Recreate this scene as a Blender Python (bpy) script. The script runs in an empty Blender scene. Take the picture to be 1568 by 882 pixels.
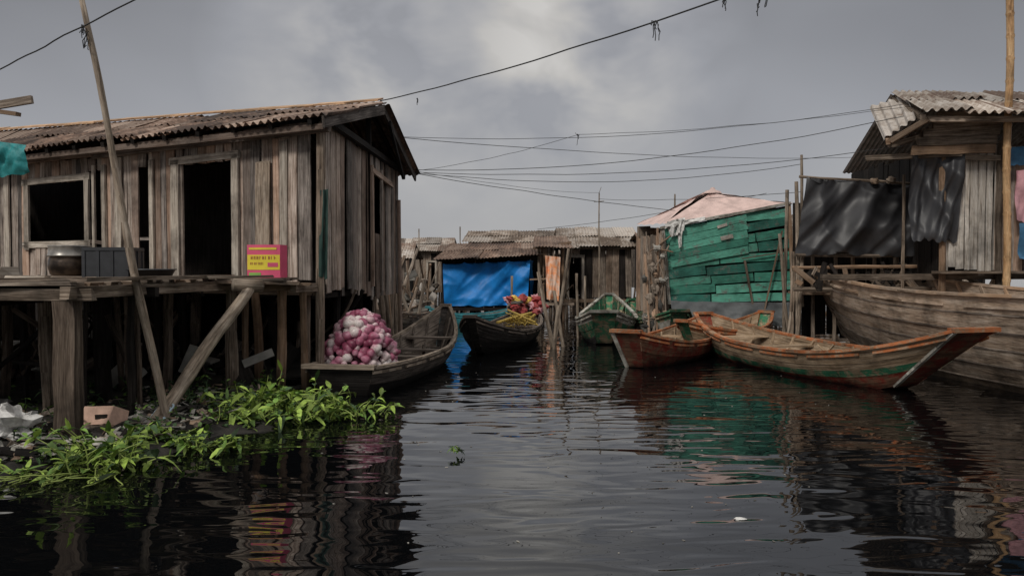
import bpy, math, random
from mathutils import Vector, noise, Matrix
random.seed(11)
R=random.uniform
V=Vector
scene=bpy.context.scene

# ------------------------------------------------------------------ builder
class MB:
    def __init__(s): s.v=[];s.f=[];s.uv=[];s.m=[]
    def box(s,p0,p1,w,t,n=None,m=0,taper=1.0,jit=0.0,seg=1,bow=0.0):
        p0=V(p0);p1=V(p1);ax=p1-p0;L=ax.length
        if L<1e-4: return
        ax.normalize()
        n=V(n) if n is not None else (V((0,0,1)) if abs(ax.z)<.9 else V((0,-1,0)))
        side=ax.cross(n)
        if side.length<1e-4: side=ax.cross(V((1,0,0)))
        side.normalize(); n=side.cross(ax).normalized()
        u0=R(0,60);v0=R(0,60);b=len(s.v)
        for i in range(seg+1):
            k=i/seg;c=p0.lerp(p1,k)+n*bow*math.sin(math.pi*k)
            ww=w*(1+(taper-1)*k)*.5
            for a,d in ((-1,-1),(1,-1),(1,1),(-1,1)):
                s.v.append(c+side*(a*ww+R(-jit,jit))+n*(d*t*.5)+ax*(R(-jit,jit)*2 if i in(0,seg) else 0))
        ws=[w,t,w,t]
        for i in range(seg):
            vv=v0
            for k in range(4):
                a=b+i*4+k;c=b+i*4+(k+1)%4
                s.f.append((a,c,c+4,a+4));s.m.append(m)
                ua=u0+L*i/seg;ub=u0+L*(i+1)/seg
                s.uv.append(((ua,vv),(ua,vv+ws[k]),(ub,vv+ws[k]),(ub,vv)))
                vv+=ws[k]
        s.f.append((b+3,b+2,b+1,b));s.m.append(m);s.uv.append(((u0,v0),(u0+.05,v0),(u0+.05,v0+w),(u0,v0+w)))
        e=b+seg*4
        s.f.append((e,e+1,e+2,e+3));s.m.append(m);s.uv.append(((u0,v0),(u0+.05,v0),(u0+.05,v0+w),(u0,v0+w)))
    def tube(s,pts,rs,n=6,m=0,cap=True):
        pts=[V(p) for p in pts]
        if not isinstance(rs,(list,tuple)): rs=[rs]*len(pts)
        b=len(s.v);u=R(0,60);v0=R(0,60);us=[]
        for i,p in enumerate(pts):
            t=(pts[min(i+1,len(pts)-1)]-pts[max(i-1,0)]).normalized()
            ref=V((0,0,1)) if abs(t.z)<.8 else V((0,1,0))
            a=t.cross(ref).normalized();c=a.cross(t)
            if i: u+=(p-pts[i-1]).length
            us.append(u)
            for k in range(n):
                an=2*math.pi*k/n
                s.v.append(p+(a*math.cos(an)+c*math.sin(an))*rs[i])
        for i in range(len(pts)-1):
            for k in range(n):
                a=b+i*n+k;c=b+i*n+(k+1)%n
                s.f.append((a,c,c+n,a+n));s.m.append(m)
                q=2*math.pi*max(rs[i],.01)/n
                s.uv.append(((us[i],v0+q*k),(us[i],v0+q*k+q),(us[i+1],v0+q*k+q),(us[i+1],v0+q*k)))
        if cap:
            s.f.append(tuple(b+k for k in range(n))[::-1]);s.m.append(m);s.uv.append(tuple((u+.01*k,v0) for k in range(n)))
            e=b+(len(pts)-1)*n
            s.f.append(tuple(e+k for k in range(n)));s.m.append(m);s.uv.append(tuple((u+.01*k,v0) for k in range(n)))
    def pole(s,p0,p1,r0,r1=None,n=8,seg=6,bend=.02,m=0):
        p0=V(p0);p1=V(p1);r1=r0 if r1 is None else r1
        sd=V((R(0,99),R(0,99),R(0,99)))
        pts=[];rs=[]
        for i in range(seg+1):
            k=i/seg
            o=noise.noise_vector(sd+V((k*2.5,0,0)))*bend*math.sin(math.pi*k)*2
            pts.append(p0.lerp(p1,k)+o);rs.append((r0+(r1-r0)*k)*R(.9,1.1))
        s.tube(pts,rs,n,m)
    def grid(s,P,nu,nv,m=0,us=1.0,vs=1.0):
        b=len(s.v);u0=R(0,50);v0=R(0,50)
        for j in range(nv+1):
            for i in range(nu+1): s.v.append(V(P(i/nu,j/nv)))
        for j in range(nv):
            for i in range(nu):
                a=b+j*(nu+1)+i
                s.f.append((a,a+1,a+nu+2,a+nu+1));s.m.append(m)
                s.uv.append(((u0+us*i/nu,v0+vs*j/nv),(u0+us*(i+1)/nu,v0+vs*j/nv),(u0+us*(i+1)/nu,v0+vs*(j+1)/nv),(u0+us*i/nu,v0+vs*(j+1)/nv)))
    def quad(s,a,b,c,d,m=0):
        a,b,c,d=V(a),V(b),V(c),V(d)
        s.grid(lambda u,v:(a.lerp(b,u)).lerp(d.lerp(c,u),v),1,1,m,(b-a).length,(d-a).length)
    def lathe(s,c,prof,n=24,m=0):
        c=V(c)
        def P(u,v):
            k=v*(len(prof)-1);i=min(int(k+1e-6),len(prof)-2);f=k-i
            r=prof[i][0]*(1-f)+prof[i+1][0]*f;z=prof[i][1]*(1-f)+prof[i+1][1]*f
            return c+V((r*math.cos(2*math.pi*u),r*math.sin(2*math.pi*u),z))
        s.grid(P,n,len(prof)-1,m)
    def blob(s,c,r,nu=8,nv=6,rough=.25,m=0,tip=0.0,rot=None):
        c=V(c);r=V(r) if not isinstance(r,(int,float)) else V((r,r,r))
        sd=V((R(0,99),R(0,99),R(0,99)));rot=rot or Matrix.Rotation(R(0,6.28),3,'Z')
        b=len(s.v)
        def pt(th,ph):
            d=V((math.sin(th)*math.cos(ph),math.sin(th)*math.sin(ph),math.cos(th)))
            k=1+rough*noise.noise(d*1.6+sd)*1.6
            q=V((d.x*r.x,d.y*r.y,d.z*r.z))*k
            if tip and d.z>.9: q.z+=tip*r.z
            return c+rot@q
        s.v.append(pt(0,0))
        for j in range(1,nv):
            for i in range(nu): s.v.append(pt(math.pi*j/nv,2*math.pi*i/nu))
        s.v.append(pt(math.pi,0));e=len(s.v)-1
        for i in range(nu):
            k=(i+1)%nu
            s.f.append((b,b+1+i,b+1+k));s.m.append(m);s.uv.append(((0,0),(.1,0),(0,.1)))
            for j in range(nv-2):
                a=b+1+j*nu
                s.f.append((a+i,a+nu+i,a+nu+k,a+k));s.m.append(m);s.uv.append(((0,0),(.1,0),(.1,.1),(0,.1)))
            a=b+1+(nv-2)*nu
            s.f.append((a+i,e,a+k));s.m.append(m);s.uv.append(((0,0),(.1,0),(0,.1)))
    def leaf(s,p,d,L,w,droop,m=0):
        p=V(p);d=V(d).normalized();side=d.cross(V((0,0,1)))
        if side.length<.01: side=V((1,0,0))
        side=(side.normalized()+V((0,0,R(-.5,.5)))).normalized()
        b=len(s.v);N=3
        prof=[.25,1,.75,.04]
        for i in range(N+1):
            k=i/N;c=p+d*L*k-V((0,0,droop*k*k*L))
            s.v.append(c-side*w*prof[i]*.5);s.v.append(c+V((0,0,-w*.12))) ;s.v.append(c+side*w*prof[i]*.5)
        for i in range(N):
            a=b+i*3
            for q in (0,1):
                s.f.append((a+q,a+q+1,a+q+4,a+q+3));s.m.append(m);s.uv.append(((0,0),(.1,0),(.1,.1),(0,.1)))
    def build(s,name,mats,parent=None,smooth=False):
        me=bpy.data.meshes.new(name)
        me.from_pydata([tuple(v) for v in s.v],[],s.f)
        uvl=me.uv_layers.new(name='UVMap')
        flat=[]
        for q in s.uv:
            for c in q: flat.extend(c)
        uvl.data.foreach_set('uv',flat)
        if not isinstance(mats,(list,tuple)): mats=[mats]
        for m in mats: me.materials.append(m)
        me.polygons.foreach_set('material_index',s.m)
        if smooth: me.polygons.foreach_set('use_smooth',[True]*len(s.f))
        me.update()
        o=bpy.data.objects.new(name,me);scene.collection.objects.link(o)
        if parent: o.parent=parent
        return o
def empty(name,loc=(0,0,0)):
    o=bpy.data.objects.new(name,None);scene.collection.objects.link(o);return o

# ------------------------------------------------------------------ materials
def newmat(name):
    m=bpy.data.materials.new(name);m.use_nodes=True;nt=m.node_tree
    return m,nt,nt.nodes['Principled BSDF']
def N(nt,t,**k):
    n=nt.nodes.new(t)
    for a,b in k.items(): setattr(n,a,b)
    return n
def ramp(nt,fac,stops):
    r=N(nt,'ShaderNodeValToRGB')
    e=r.color_ramp.elements
    while len(e)<len(stops): e.new(.5)
    for i,(p,c) in enumerate(stops):
        e[i].position=p;e[i].color=(c[0],c[1],c[2],1) if not isinstance(c,(int,float)) else (c,c,c,1)
    nt.links.new(fac,r.inputs[0]);return r.outputs[0]
def mix(nt,a,b,fac=.5,mode='MIX'):
    n=N(nt,'ShaderNodeMixRGB',blend_type=mode)
    for i,x in ((0,fac),(1,a),(2,b)):
        if hasattr(x,'is_linked'): nt.links.new(x,n.inputs[i])
        elif i==0: n.inputs[0].default_value=x
        else: n.inputs[i].default_value=(x[0],x[1],x[2],1) if not isinstance(x,(int,float)) else (x,x,x,1)
    return n.outputs[0]
def mapr(nt,x,a,b,c,d):
    n=N(nt,'ShaderNodeMapRange');nt.links.new(x,n.inputs[0])
    for i,q in enumerate((a,b,c,d)): n.inputs[i+1].default_value=q
    return n.outputs[0]
def math2(nt,op,a,b=0.0):
    n=N(nt,'ShaderNodeMath',operation=op)
    for i,x in ((0,a),(1,b)):
        if hasattr(x,'is_linked'): nt.links.new(x,n.inputs[i])
        else: n.inputs[i].default_value=x
    return n.outputs[0]
def nz(nt,vec,scale,detail=4,rough=.6,dist=0):
    n=N(nt,'ShaderNodeTexNoise');n.inputs['Scale'].default_value=scale;n.inputs['Detail'].default_value=min(detail,4)
    n.inputs['Roughness'].default_value=rough;n.inputs['Distortion'].default_value=dist
    if vec is not None: nt.links.new(vec,n.inputs['Vector'])
    return n.outputs[0]
def mapping(nt,vec,sc):
    n=N(nt,'ShaderNodeMapping');n.inputs['Scale'].default_value=sc;nt.links.new(vec,n.inputs[0]);return n.outputs[0]
def scl(nt,col,k):
    vm=N(nt,'ShaderNodeVectorMath',operation='SCALE');nt.links.new(col,vm.inputs[0])
    if hasattr(k,'is_linked'): nt.links.new(k,vm.inputs['Scale'])
    else: vm.inputs['Scale'].default_value=k
    return vm.outputs[0]

def wood(name,dark,mid,light,warm=None,var=(.5,1.45),wet=False,grain=28,paint=None,paintamt=.6,rough=.85,wl=.35):
    m,nt,b=newmat(name)
    uv=N(nt,'ShaderNodeTexCoord').outputs['UV'];geo=N(nt,'ShaderNodeNewGeometry')
    rnd=geo.outputs['Random Per Island'];pos=geo.outputs['Position']
    g=nz(nt,mapping(nt,uv,(1.3,grain,1)),1.0,4,.72,.5)
    col=ramp(nt,g,[(.3,dark),(.46,mid),(.66,light)])
    fine=nz(nt,mapping(nt,uv,(5,grain*5,1)),1.0,2,.7)
    col=mix(nt,col,ramp(nt,fine,[(.3,.5),(.55,1.0)]),.85,'MULTIPLY')
    r2=math2(nt,'FRACT',math2(nt,'MULTIPLY',rnd,7.31))
    if warm: col=mix(nt,col,mix(nt,col,warm,.6),mapr(nt,r2,.45,.9,0,1))
    blot=nz(nt,pos,1.7,4,.65)
    if paint:
        pm=nz(nt,pos,4.5,4,.75,.2)
        pm=mapr(nt,math2(nt,'ADD',pm,math2(nt,'MULTIPLY',fine,.15)),paintamt-.05,paintamt+.07,1,0)
        pc=mix(nt,paint,[c*.6 for c in paint],ramp(nt,fine,[(.35,0),(.7,1)]))
        col=mix(nt,col,pc,pm)
    col=mix(nt,col,ramp(nt,blot,[(.34,.42),(.54,1.0)]),.85,'MULTIPLY')
    col=scl(nt,col,mapr(nt,rnd,0,1,var[0],var[1]))
    if wet:
        sp=N(nt,'ShaderNodeSeparateXYZ');nt.links.new(pos,sp.inputs[0])
        z=math2(nt,'ADD',sp.outputs[2],math2(nt,'MULTIPLY',blot,.3))
        col=scl(nt,col,mapr(nt,z,.16,.16+wl,.15,1))
    nt.links.new(col,b.inputs['Base Color']);b.inputs['Roughness'].default_value=rough
    b.inputs['Specular IOR Level'].default_value=.25
    bp=N(nt,'ShaderNodeBump');bp.inputs['Strength'].default_value=.8;bp.inputs['Distance'].default_value=.014
    nt.links.new(g,bp.inputs['Height']);nt.links.new(bp.outputs[0],b.inputs['Normal'])
    return m
def metal(name,c0,c1,c2,var=(.6,1.3),rough=.7):
    m,nt,b=newmat(name);geo=N(nt,'ShaderNodeNewGeometry');pos=geo.outputs['Position'];rnd=geo.outputs['Random Per Island']
    n1=nz(nt,pos,1.6,4,.75,.3);n2=nz(nt,pos,9,3,.7)
    f=math2(nt,'ADD',math2(nt,'MULTIPLY',n1,.7),math2(nt,'MULTIPLY',n2,.3))
    f=math2(nt,'ADD',f,mapr(nt,rnd,0,1,-.12,.12))
    col=ramp(nt,f,[(.38,c0),(.5,c1),(.62,c2)])
    nt.links.new(scl(nt,col,mapr(nt,math2(nt,'FRACT',math2(nt,'MULTIPLY',rnd,5.7)),0,1,var[0],var[1])),b.inputs['Base Color']);b.inputs['Roughness'].default_value=rough
    return m
def plain(name,c,rough=.6,var=.3,scale=6,isl=(.8,1.2),spec=.5,bump=0.0,c2=None):
    m,nt,b=newmat(name);geo=N(nt,'ShaderNodeNewGeometry')
    n1=nz(nt,geo.outputs['Position'],scale,4,.65)
    c2=c2 or [x*(1-var) for x in c]
    col=ramp(nt,n1,[(.35,c2),(.62,c)])
    nt.links.new(scl(nt,col,mapr(nt,geo.outputs['Random Per Island'],0,1,isl[0],isl[1])),b.inputs['Base Color']);b.inputs['Roughness'].default_value=rough
    b.inputs['Specular IOR Level'].default_value=spec
    if bump:
        bp=N(nt,'ShaderNodeBump');bp.inputs['Strength'].default_value=.7;bp.inputs['Distance'].default_value=bump
        nt.links.new(n1,bp.inputs['Height']);nt.links.new(bp.outputs[0],b.inputs['Normal'])
    return m

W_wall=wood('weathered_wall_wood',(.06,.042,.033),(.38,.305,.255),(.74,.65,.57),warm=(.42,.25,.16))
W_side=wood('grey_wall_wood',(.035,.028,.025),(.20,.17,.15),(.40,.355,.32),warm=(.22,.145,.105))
W_frame=wood('frame_wood',(.12,.095,.08),(.40,.345,.285),(.62,.56,.48),var=(.8,1.2))
W_beam=wood('beam_wood',(.045,.033,.025),(.20,.15,.11),(.42,.34,.27),warm=(.25,.145,.08),wet=True)
W_deck=wood('deck_wood',(.05,.038,.03),(.21,.165,.13),(.44,.37,.30),warm=(.22,.135,.08))
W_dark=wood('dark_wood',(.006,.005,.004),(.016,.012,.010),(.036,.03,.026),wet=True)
W_white=wood('pale_wood',(.20,.165,.13),(.58,.52,.45),(.8,.76,.70),var=(.7,1.15))
W_far=wood('far_wood',(.06,.045,.037),(.27,.215,.17),(.52,.44,.36),warm=(.38,.22,.13))
W_boat=wood('boat_wood',(.10,.068,.040),(.38,.265,.165),(.62,.48,.34),var=(.8,1.2),wet=True,grain=20,wl=.2)
W_bigboat=wood('big_boat_wood',(.13,.092,.065),(.48,.36,.265),(.70,.575,.46),warm=(.48,.29,.16),var=(.75,1.2),wet=True,grain=14,wl=.3)
W_dkboat=wood('dark_boat_wood',(.014,.012,.011),(.05,.043,.038),(.12,.105,.095),wet=True)
W_pole=wood('pole_wood',(.08,.06,.045),(.28,.22,.165),(.46,.385,.31),var=(.8,1.2),grain=15)
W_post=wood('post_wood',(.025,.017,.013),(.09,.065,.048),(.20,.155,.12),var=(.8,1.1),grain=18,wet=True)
W_bamboo=wood('bamboo',(.26,.14,.06),(.50,.30,.15),(.62,.42,.23),var=(.95,1.1),grain=10,rough=.5)
P_orange=wood('orange_paint',(.14,.08,.045),(.36,.22,.13),(.50,.36,.25),paint=(.56,.19,.075),paintamt=.58,var=(.8,1.2))
P_green=wood('green_boat_paint',(.10,.07,.045),(.26,.19,.12),(.42,.32,.22),paint=(.04,.19,.10),paintamt=.59,wet=True,wl=.12)
P_red=wood('red_boat_paint',(.06,.03,.02),(.18,.09,.055),(.30,.18,.11),paint=(.26,.045,.028),paintamt=.56,wet=True,wl=.12)
P_white=wood('white_boat_paint',(.14,.12,.1),(.34,.31,.26),(.5,.46,.4),paint=(.60,.59,.53),paintamt=.55)
P_hut=[wood('green_board_%d'%i,(.03,.05,.04),(.13,.17,.145),(.24,.29,.25),paint=c,paintamt=.68,var=(.7,1.2),grain=8,rough=.65) for i,c in enumerate([(.075,.31,.225),(.13,.43,.32),(.05,.22,.17)])]
M_roofL=metal('rusty_roof_sheet',(.06,.036,.025),(.21,.13,.09),(.40,.30,.235))
M_roofG=metal('grey_roof_sheet',(.11,.075,.05),(.31,.25,.20),(.50,.45,.40))
M_roofP=metal('pale_roof_sheet',(.16,.10,.07),(.36,.305,.255),(.57,.52,.47))
M_roofPink=plain('pink_roof_sheet',(.72,.53,.48),.6,.3,3)
M_ridge=plain('ridge_cap',(.60,.38,.22),.7,.5,4)
M_blue=plain('blue_tarp',(.012,.26,.75),.5,.35,2,bump=.015,spec=.4)
M_black=plain('black_tarp',(.040,.040,.044),.48,.45,1.5,bump=.01,spec=.5)
M_grey=plain('grey_tarp',(.12,.13,.135),.6,.4,3,bump=.01)
M_teal=plain('teal_cloth',(.02,.26,.27),.6,.4,5,bump=.02)
M_pink=plain('pink_cloth',(.75,.40,.44),.7,.3,5,bump=.01)
M_bluecl=plain('blue_cloth',(.05,.16,.29),.7,.3,5,bump=.01)
M_orangecl=plain('orange_cloth',(.85,.34,.14),.7,.2,6,c2=(.75,.6,.5))
M_white=plain('white_plastic',(.72,.71,.68),.5,.35,9,bump=.02)
M_blackp=plain('black_plastic',(.03,.032,.036),.4,.3,8)
M_pot=plain('pot_metal',(.12,.085,.06),.35,.6,5,c2=(.03,.022,.018));M_pot.node_tree.nodes['Principled BSDF'].inputs['Metallic'].default_value=.6
M_potrim=plain('pot_lid_metal',(.36,.34,.31),.35,.4,8);M_potrim.node_tree.nodes['Principled BSDF'].inputs['Metallic'].default_value=.5
M_wire=plain('cable',(.02,.02,.02),.6)
M_rope=plain('rope',(.40,.52,.60),.8)
M_leafb=plain('bright_leaf',(.38,.54,.10),.5,.5,5,isl=(.35,1.3),spec=.3)
M_leafm=plain('mid_leaf',(.17,.30,.06),.5,.5,5,isl=(.4,1.4),spec=.3)
M_leafd=plain('dark_leaf',(.06,.105,.045),.6,.5,7,isl=(.3,1.7),spec=.2)
M_stem=plain('stem',(.30,.38,.09),.6)
M_mud=plain('mud',(.03,.026,.021),.8,.6,5,bump=.05)
M_trash=plain('rubbish',(.38,.36,.32),.8,.7,1.3,isl=(.12,1.4),bump=.02)
M_brick=plain('foam_block',(.58,.38,.29),.8,.3,7,bump=.01)
M_yellow=plain('yellow_net',(.72,.50,.10),.7)
M_redcl=plain('red_cloth',(.42,.07,.07),.7)
M_turq=plain('turquoise_paint',(.05,.27,.31),.5,.5,5)

M_on,nt,b=newmat('onion_skin')
geo=N(nt,'ShaderNodeNewGeometry');rr=geo.outputs['Random Per Island']
cl=nz(nt,geo.outputs['Position'],3.2,2,.5)
rr=math2(nt,'ADD',math2(nt,'MULTIPLY',rr,.55),mapr(nt,cl,.35,.65,-.05,.5))
col=ramp(nt,rr,[(0.08,(.19,.035,.075)),(.3,(.34,.075,.14)),(.48,(.52,.20,.29)),(.62,(.68,.44,.48)),(.85,(.80,.71,.68))])
col=mix(nt,col,ramp(nt,nz(nt,geo.outputs['Position'],30,3,.6),[(.3,.55),(.6,1.0)]),.8,'MULTIPLY')
nt.links.new(col,b.inputs['Base Color']);b.inputs['Roughness'].default_value=.45
M_core=plain('onion_core',(.05,.012,.02),.8)  # dark purplish filler inside the onion pile

# ------------------------------------------------------------------ water
wm,nt,b=newmat('lagoon_water')
b.inputs['Base Color'].default_value=(.003,.0034,.004,1);b.inputs['Roughness'].default_value=.0;b.inputs['IOR'].default_value=1.68
geo=N(nt,'ShaderNodeNewGeometry');pos=geo.outputs['Position']
a1=nz(nt,mapping(nt,pos,(.7,1.5,1)),1.0,1,.35,1.0)
a2=nz(nt,mapping(nt,pos,(1.6,4.0,1)),1.0,0,.4,1.0)
a3=nz(nt,mapping(nt,pos,(.22,.3,1)),1.0,2,.5)
a4=nz(nt,mapping(nt,pos,(5,13,1)),1.0,0,.4,.3)
amp=mapr(nt,a3,.38,.66,.3,1.5)
h=math2(nt,'ADD',math2(nt,'MULTIPLY',a1,.021),math2(nt,'MULTIPLY',math2(nt,'ADD',math2(nt,'MULTIPLY',a2,.010),math2(nt,'MULTIPLY',a4,.0005)),amp))
bp=N(nt,'ShaderNodeBump');bp.inputs['Strength'].default_value=1;bp.inputs['Distance'].default_value=1.0
nt.links.new(h,bp.inputs['Height']);nt.links.new(bp.outputs[0],b.inputs['Normal'])
w=MB();w.quad((-900,-60,0),(900,-60,0),(900,1500,0),(-900,1500,0));w.build('water',wm)

# ------------------------------------------------------------------ helpers
def corr(mb,e0,e1,r1,r0,sheet=.85,period=.11,amp=.017,rows=1,m=0,jag=.12,lift=.03,samp=6):
    e0,e1,r1,r0=V(e0),V(e1),V(r1),V(r0)
    L=(e1-e0).length;n=max(1,round(L/sheet));nrm=(e1-e0).cross(r0-e0).normalized()
    if nrm.z<0: nrm=-nrm
    for j in range(rows):
        for i in range(n):
            u0=i/n-.01-R(0,.01);u1=(i+1)/n+.02;v0=j/rows-(0.03 if j else R(-.2,1)*jag/ max((r0-e0).length,.1));v1=(j+1)/rows+ (0.03 if j<rows-1 else 0)
            off=(i%2)*.012+j*.022+R(0,lift*.4);tl=R(-lift,lift)*.6
            k=max(4,int(L*(u1-u0)/period*samp));ph=R(0,6)
            def P(u,v,u0=u0,u1=u1,v0=v0,v1=v1,off=off,tl=tl,ph=ph):
                uu=u0+(u1-u0)*u;vv=v0+(v1-v0)*v
                p=(e0.lerp(e1,uu)).lerp(r0.lerp(r1,uu),vv)
                return p+nrm*(off+tl*(1-v)*u+amp*math.sin(ph+2*math.pi*uu*L/period)+.012*noise.noise(p*1.3))
            mb.grid(P,k,4,m)
def wall(mb,A,B,z0,z1,ops=(),w=(.12,.22),m=(0,),t=.025,gap=.006,gapp=.15,jagb=.05,jagt=.04,off=.012,tilt=.012,skip=0.0):
    A=V((A[0],A[1],0));B=V((B[0],B[1],0));L=(B-A).length;ax=(B-A)/L;n=V((ax.y,-ax.x,0))
    if n.y>0 and abs(n.y)>.3: n=-n
    x=0
    while x<L-.03:
        ww=min(R(*w),L-x)
        g=gap+(R(.01,.035) if random.random()<gapp else 0)
        c=x+ww/2;k=c/L
        zb=(z0(k) if callable(z0) else z0)+R(-jagb,jagb);zt=(z1(k) if callable(z1) else z1)+R(-jagt,jagt)
        segs=[(zb,zt)]
        for (a,bb,za,zc) in ops:
            if a<c<bb:
                ns=[]
                for s0,s1 in segs:
                    if za>s0: ns.append((s0,min(za,s1)))
                    if zc<s1: ns.append((max(zc,s0),s1))
                segs=ns
        if random.random()>=skip:
            mm=random.choice(m);o=n*R(-off,off);tl=ax*R(-tilt,tilt)
            for s0,s1 in segs:
                if s1-s0>.02:
                    p=A+ax*c+o
                    mb.box(p+V((0,0,s0))-tl,p+V((0,0,s1))+tl,ww-g,t,n,mm,jit=.006,seg=4,bow=R(-.012,.012))
        x+=ww
def cable(mb,a,b,sag,r=.012,n=24):
    a,b=V(a),V(b);sd=V((R(0,50),0,0))
    mb.tube([a.lerp(b,i/n)-V((0,0,sag*4*(i/n)*(1-i/n)))+noise.noise_vector(sd+V((i*.35,0,0)))*.02 for i in range(n+1)],r,5)
def cloth(mb,a,b,c,d,nx=40,ny=24,fold=.06,freq=5,m=0,sagm=.0,nrm=None,rag=.03):
    a,b,c,d=V(a),V(b),V(c),V(d);nr=nrm and V(nrm) or (b-a).cross(d-a).normalized()
    sd=V((R(0,99),R(0,99),0))
    def P(u,v):
        p=(a.lerp(b,u)).lerp(d.lerp(c,u),v)
        f=noise.noise(sd+V((u*freq,v*1.1,0)))*fold+noise.noise(sd+V((u*freq*2.2+v*2.2,v*1.8,7)))*fold*.45
        f+=abs(noise.noise(sd+V((u*freq*.7-v*2,v*1.4,3))))*fold*.6
        f+=abs(noise.noise(sd+V((u*freq*3+v*3.5,v*2,11))))*fold*.22
        p=p+nr*f
        if v<.01: p.z-=abs(math.sin(u*math.pi*4))*sagm
        if v>.99: p.z+=noise.noise(sd+V((u*9,5,0)))*rag*2
        return p
    mb.grid(P,nx,ny,m)

# =================================================================== LEFT HOUSE
H=empty('wooden_stilt_house')
A=V((-2.84,12.0,0));U=V((-.88,.475,0)).normalized();DK=1.68
Lw=10.6;Bp=A+U*Lw;Cc=V((-2.5,17.3,0));Dd=Cc+U*Lw*.97
fw=MB()
wall(fw,A+U*.24,Bp,lambda k:1.66,lambda k:3.88,ops=[(1.86-.24,3.13-.24,1.0,3.58),(5.65-.24,7.41-.24,2.34,3.46),(3.87-.24,4.12-.24,1.0,3.6),(5.15-.24,5.62-.24,1.0,3.62)],w=(.13,.26),m=(0,0,0,0,1),gapp=.35,off=.022,tilt=.016)
fn=V((U.y,-U.x,0)); fn=fn if fn.y<0 else -fn
def wp(t,z,o=0): return A+U*t+fn*o+V((0,0,z))
for (t0,z0,t1,z1,w_) in [(1.80,1.7,1.80,3.66,.15),(3.22,1.7,3.22,3.66,.19),(1.7,3.66,3.35,3.64,.12),(7.47,2.2,7.47,3.55,.15),(5.6,2.2,5.6,3.55,.13),(5.5,3.52,7.6,3.5,.12),(5.5,2.29,7.6,2.29,.12),(3.82,1.7,3.82,3.7,.1),(5.10,1.7,5.12,3.7,.1),(5.4,1.7,5.4,3.7,.07)]:
    fw.box(wp(t0,z0,.04),wp(t1,z1,.04),w_,.04,fn,2,jit=.005,seg=3)
for t in (.75,4.7,8.1,9.0): fw.box(wp(t,1.7,.055),wp(t+R(-.03,.03),3.8,.055),R(.12,.18),.03,fn,2,jit=.004,seg=2)
fw.box(wp(1.2,1.75,.05),wp(1.18,3.5,.05),.3,.025,fn,3,jit=.01,seg=4)
fw.box(wp(3.86,2.35,.04),wp(4.12,2.35,.04),.05,.03,fn,1);fw.box(wp(5.15,2.3,.04),wp(5.62,2.34,.04),.06,.03,fn,1)
fw.box(wp(5.15,1.95,.04),wp(5.62,1.9,.04),.09,.03,fn,1)
fw.build('front_wall',[W_wall,W_side,W_frame,W_pole],H)
sw=MB()
SD=(Cc-A).normalized();sn=V((1,-.064,0)).normalized()
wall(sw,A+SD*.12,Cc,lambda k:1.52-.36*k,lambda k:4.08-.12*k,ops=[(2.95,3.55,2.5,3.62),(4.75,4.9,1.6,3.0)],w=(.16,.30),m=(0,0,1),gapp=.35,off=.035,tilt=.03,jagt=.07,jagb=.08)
sw.box(A+SD*2.9+sn*.06+V((0,0,1.5)),A+SD*2.86+sn*.06+V((0,0,3.75)),.11,.04,sn,1)
sw.box(A+SD*3.62+sn*.06+V((0,0,1.4)),A+SD*3.6+sn*.06+V((0,0,3.75)),.11,.04,sn,1)
sw.box(A+SD*2.8+sn*.07+V((0,0,3.66)),A+SD*4.6+sn*.07+V((0,0,3.55)),.10,.04,sn,1)
sw.pole(A+SD*5.2+V((.12,0,-.3)),A+SD*5.15+V((.08,0,3.3)),.04)
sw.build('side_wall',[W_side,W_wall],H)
iw=MB()
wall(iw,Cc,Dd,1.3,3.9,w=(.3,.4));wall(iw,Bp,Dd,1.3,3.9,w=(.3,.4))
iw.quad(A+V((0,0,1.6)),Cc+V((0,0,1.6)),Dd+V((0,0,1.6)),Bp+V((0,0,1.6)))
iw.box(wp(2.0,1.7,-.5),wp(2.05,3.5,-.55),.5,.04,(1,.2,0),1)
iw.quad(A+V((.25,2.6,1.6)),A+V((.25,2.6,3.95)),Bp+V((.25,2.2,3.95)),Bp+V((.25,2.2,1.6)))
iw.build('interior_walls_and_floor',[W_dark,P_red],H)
ic=MB();cloth(ic,wp(2.0,3.2,-.4),wp(2.35,3.2,-.42),wp(2.3,2.3,-.4),wp(2.0,2.4,-.4),8,12,fold=.1);ic.build('hanging_garment',[plain('dull_red_cloth',(.10,.03,.03),.8)],H,True)
cb=MB()
cb.pole(A+V((-.05,-.06,-.4)),A+V((-.02,-.04,4.05)),.07,.06)
cb.box(wp(-.25,3.93,.13),wp(5.3,3.90,.13),.17,.07,fn,2,jit=.012,seg=6);cb.box(wp(5.2,3.92,.17),wp(Lw,3.89,.15),.16,.06,fn,2,jit=.012,seg=6)
Rg0=V((-2.35,14.4,4.77));Rg1=V((-12.2,17.8,4.77));Ef0=V((-2.72,11.45,4.02));Ef1=V((-12.2,16.3,4.0));Eb0=V((-2.17,17.55,3.9));Eb1=V((-12,20.6,3.9))
cb.box(Ef0+V((.02,0,-.08)),Rg0+V((.05,0,-.08)),.17,.035,(1,0,0),2,jit=.005,seg=3)
cb.box(Rg0+V((.05,0,-.08)),Eb0+V((.05,0,-.08)),.17,.035,(1,0,0),2,jit=.005,seg=3)
cb.box(Ef0+V((0,.12,-.13)),Ef1+V((0,.12,-.13)),.10,.05,(0,-1,.1),2,jit=.01,seg=10)
for k in range(14):
    q=Ef0.lerp(Ef1,(k+.3)/14);r=Rg0.lerp(Rg1,(k+.3)/14)
    cb.box(q+V((0,0,-.07)),r+V((0,0,-.07)),.06,.08,None,1)
    q2=Eb0.lerp(Eb1,(k+.3)/14);cb.box(q2+V((0,0,-.07)),r+V((0,0,-.07)),.06,.08,None,1)
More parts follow.
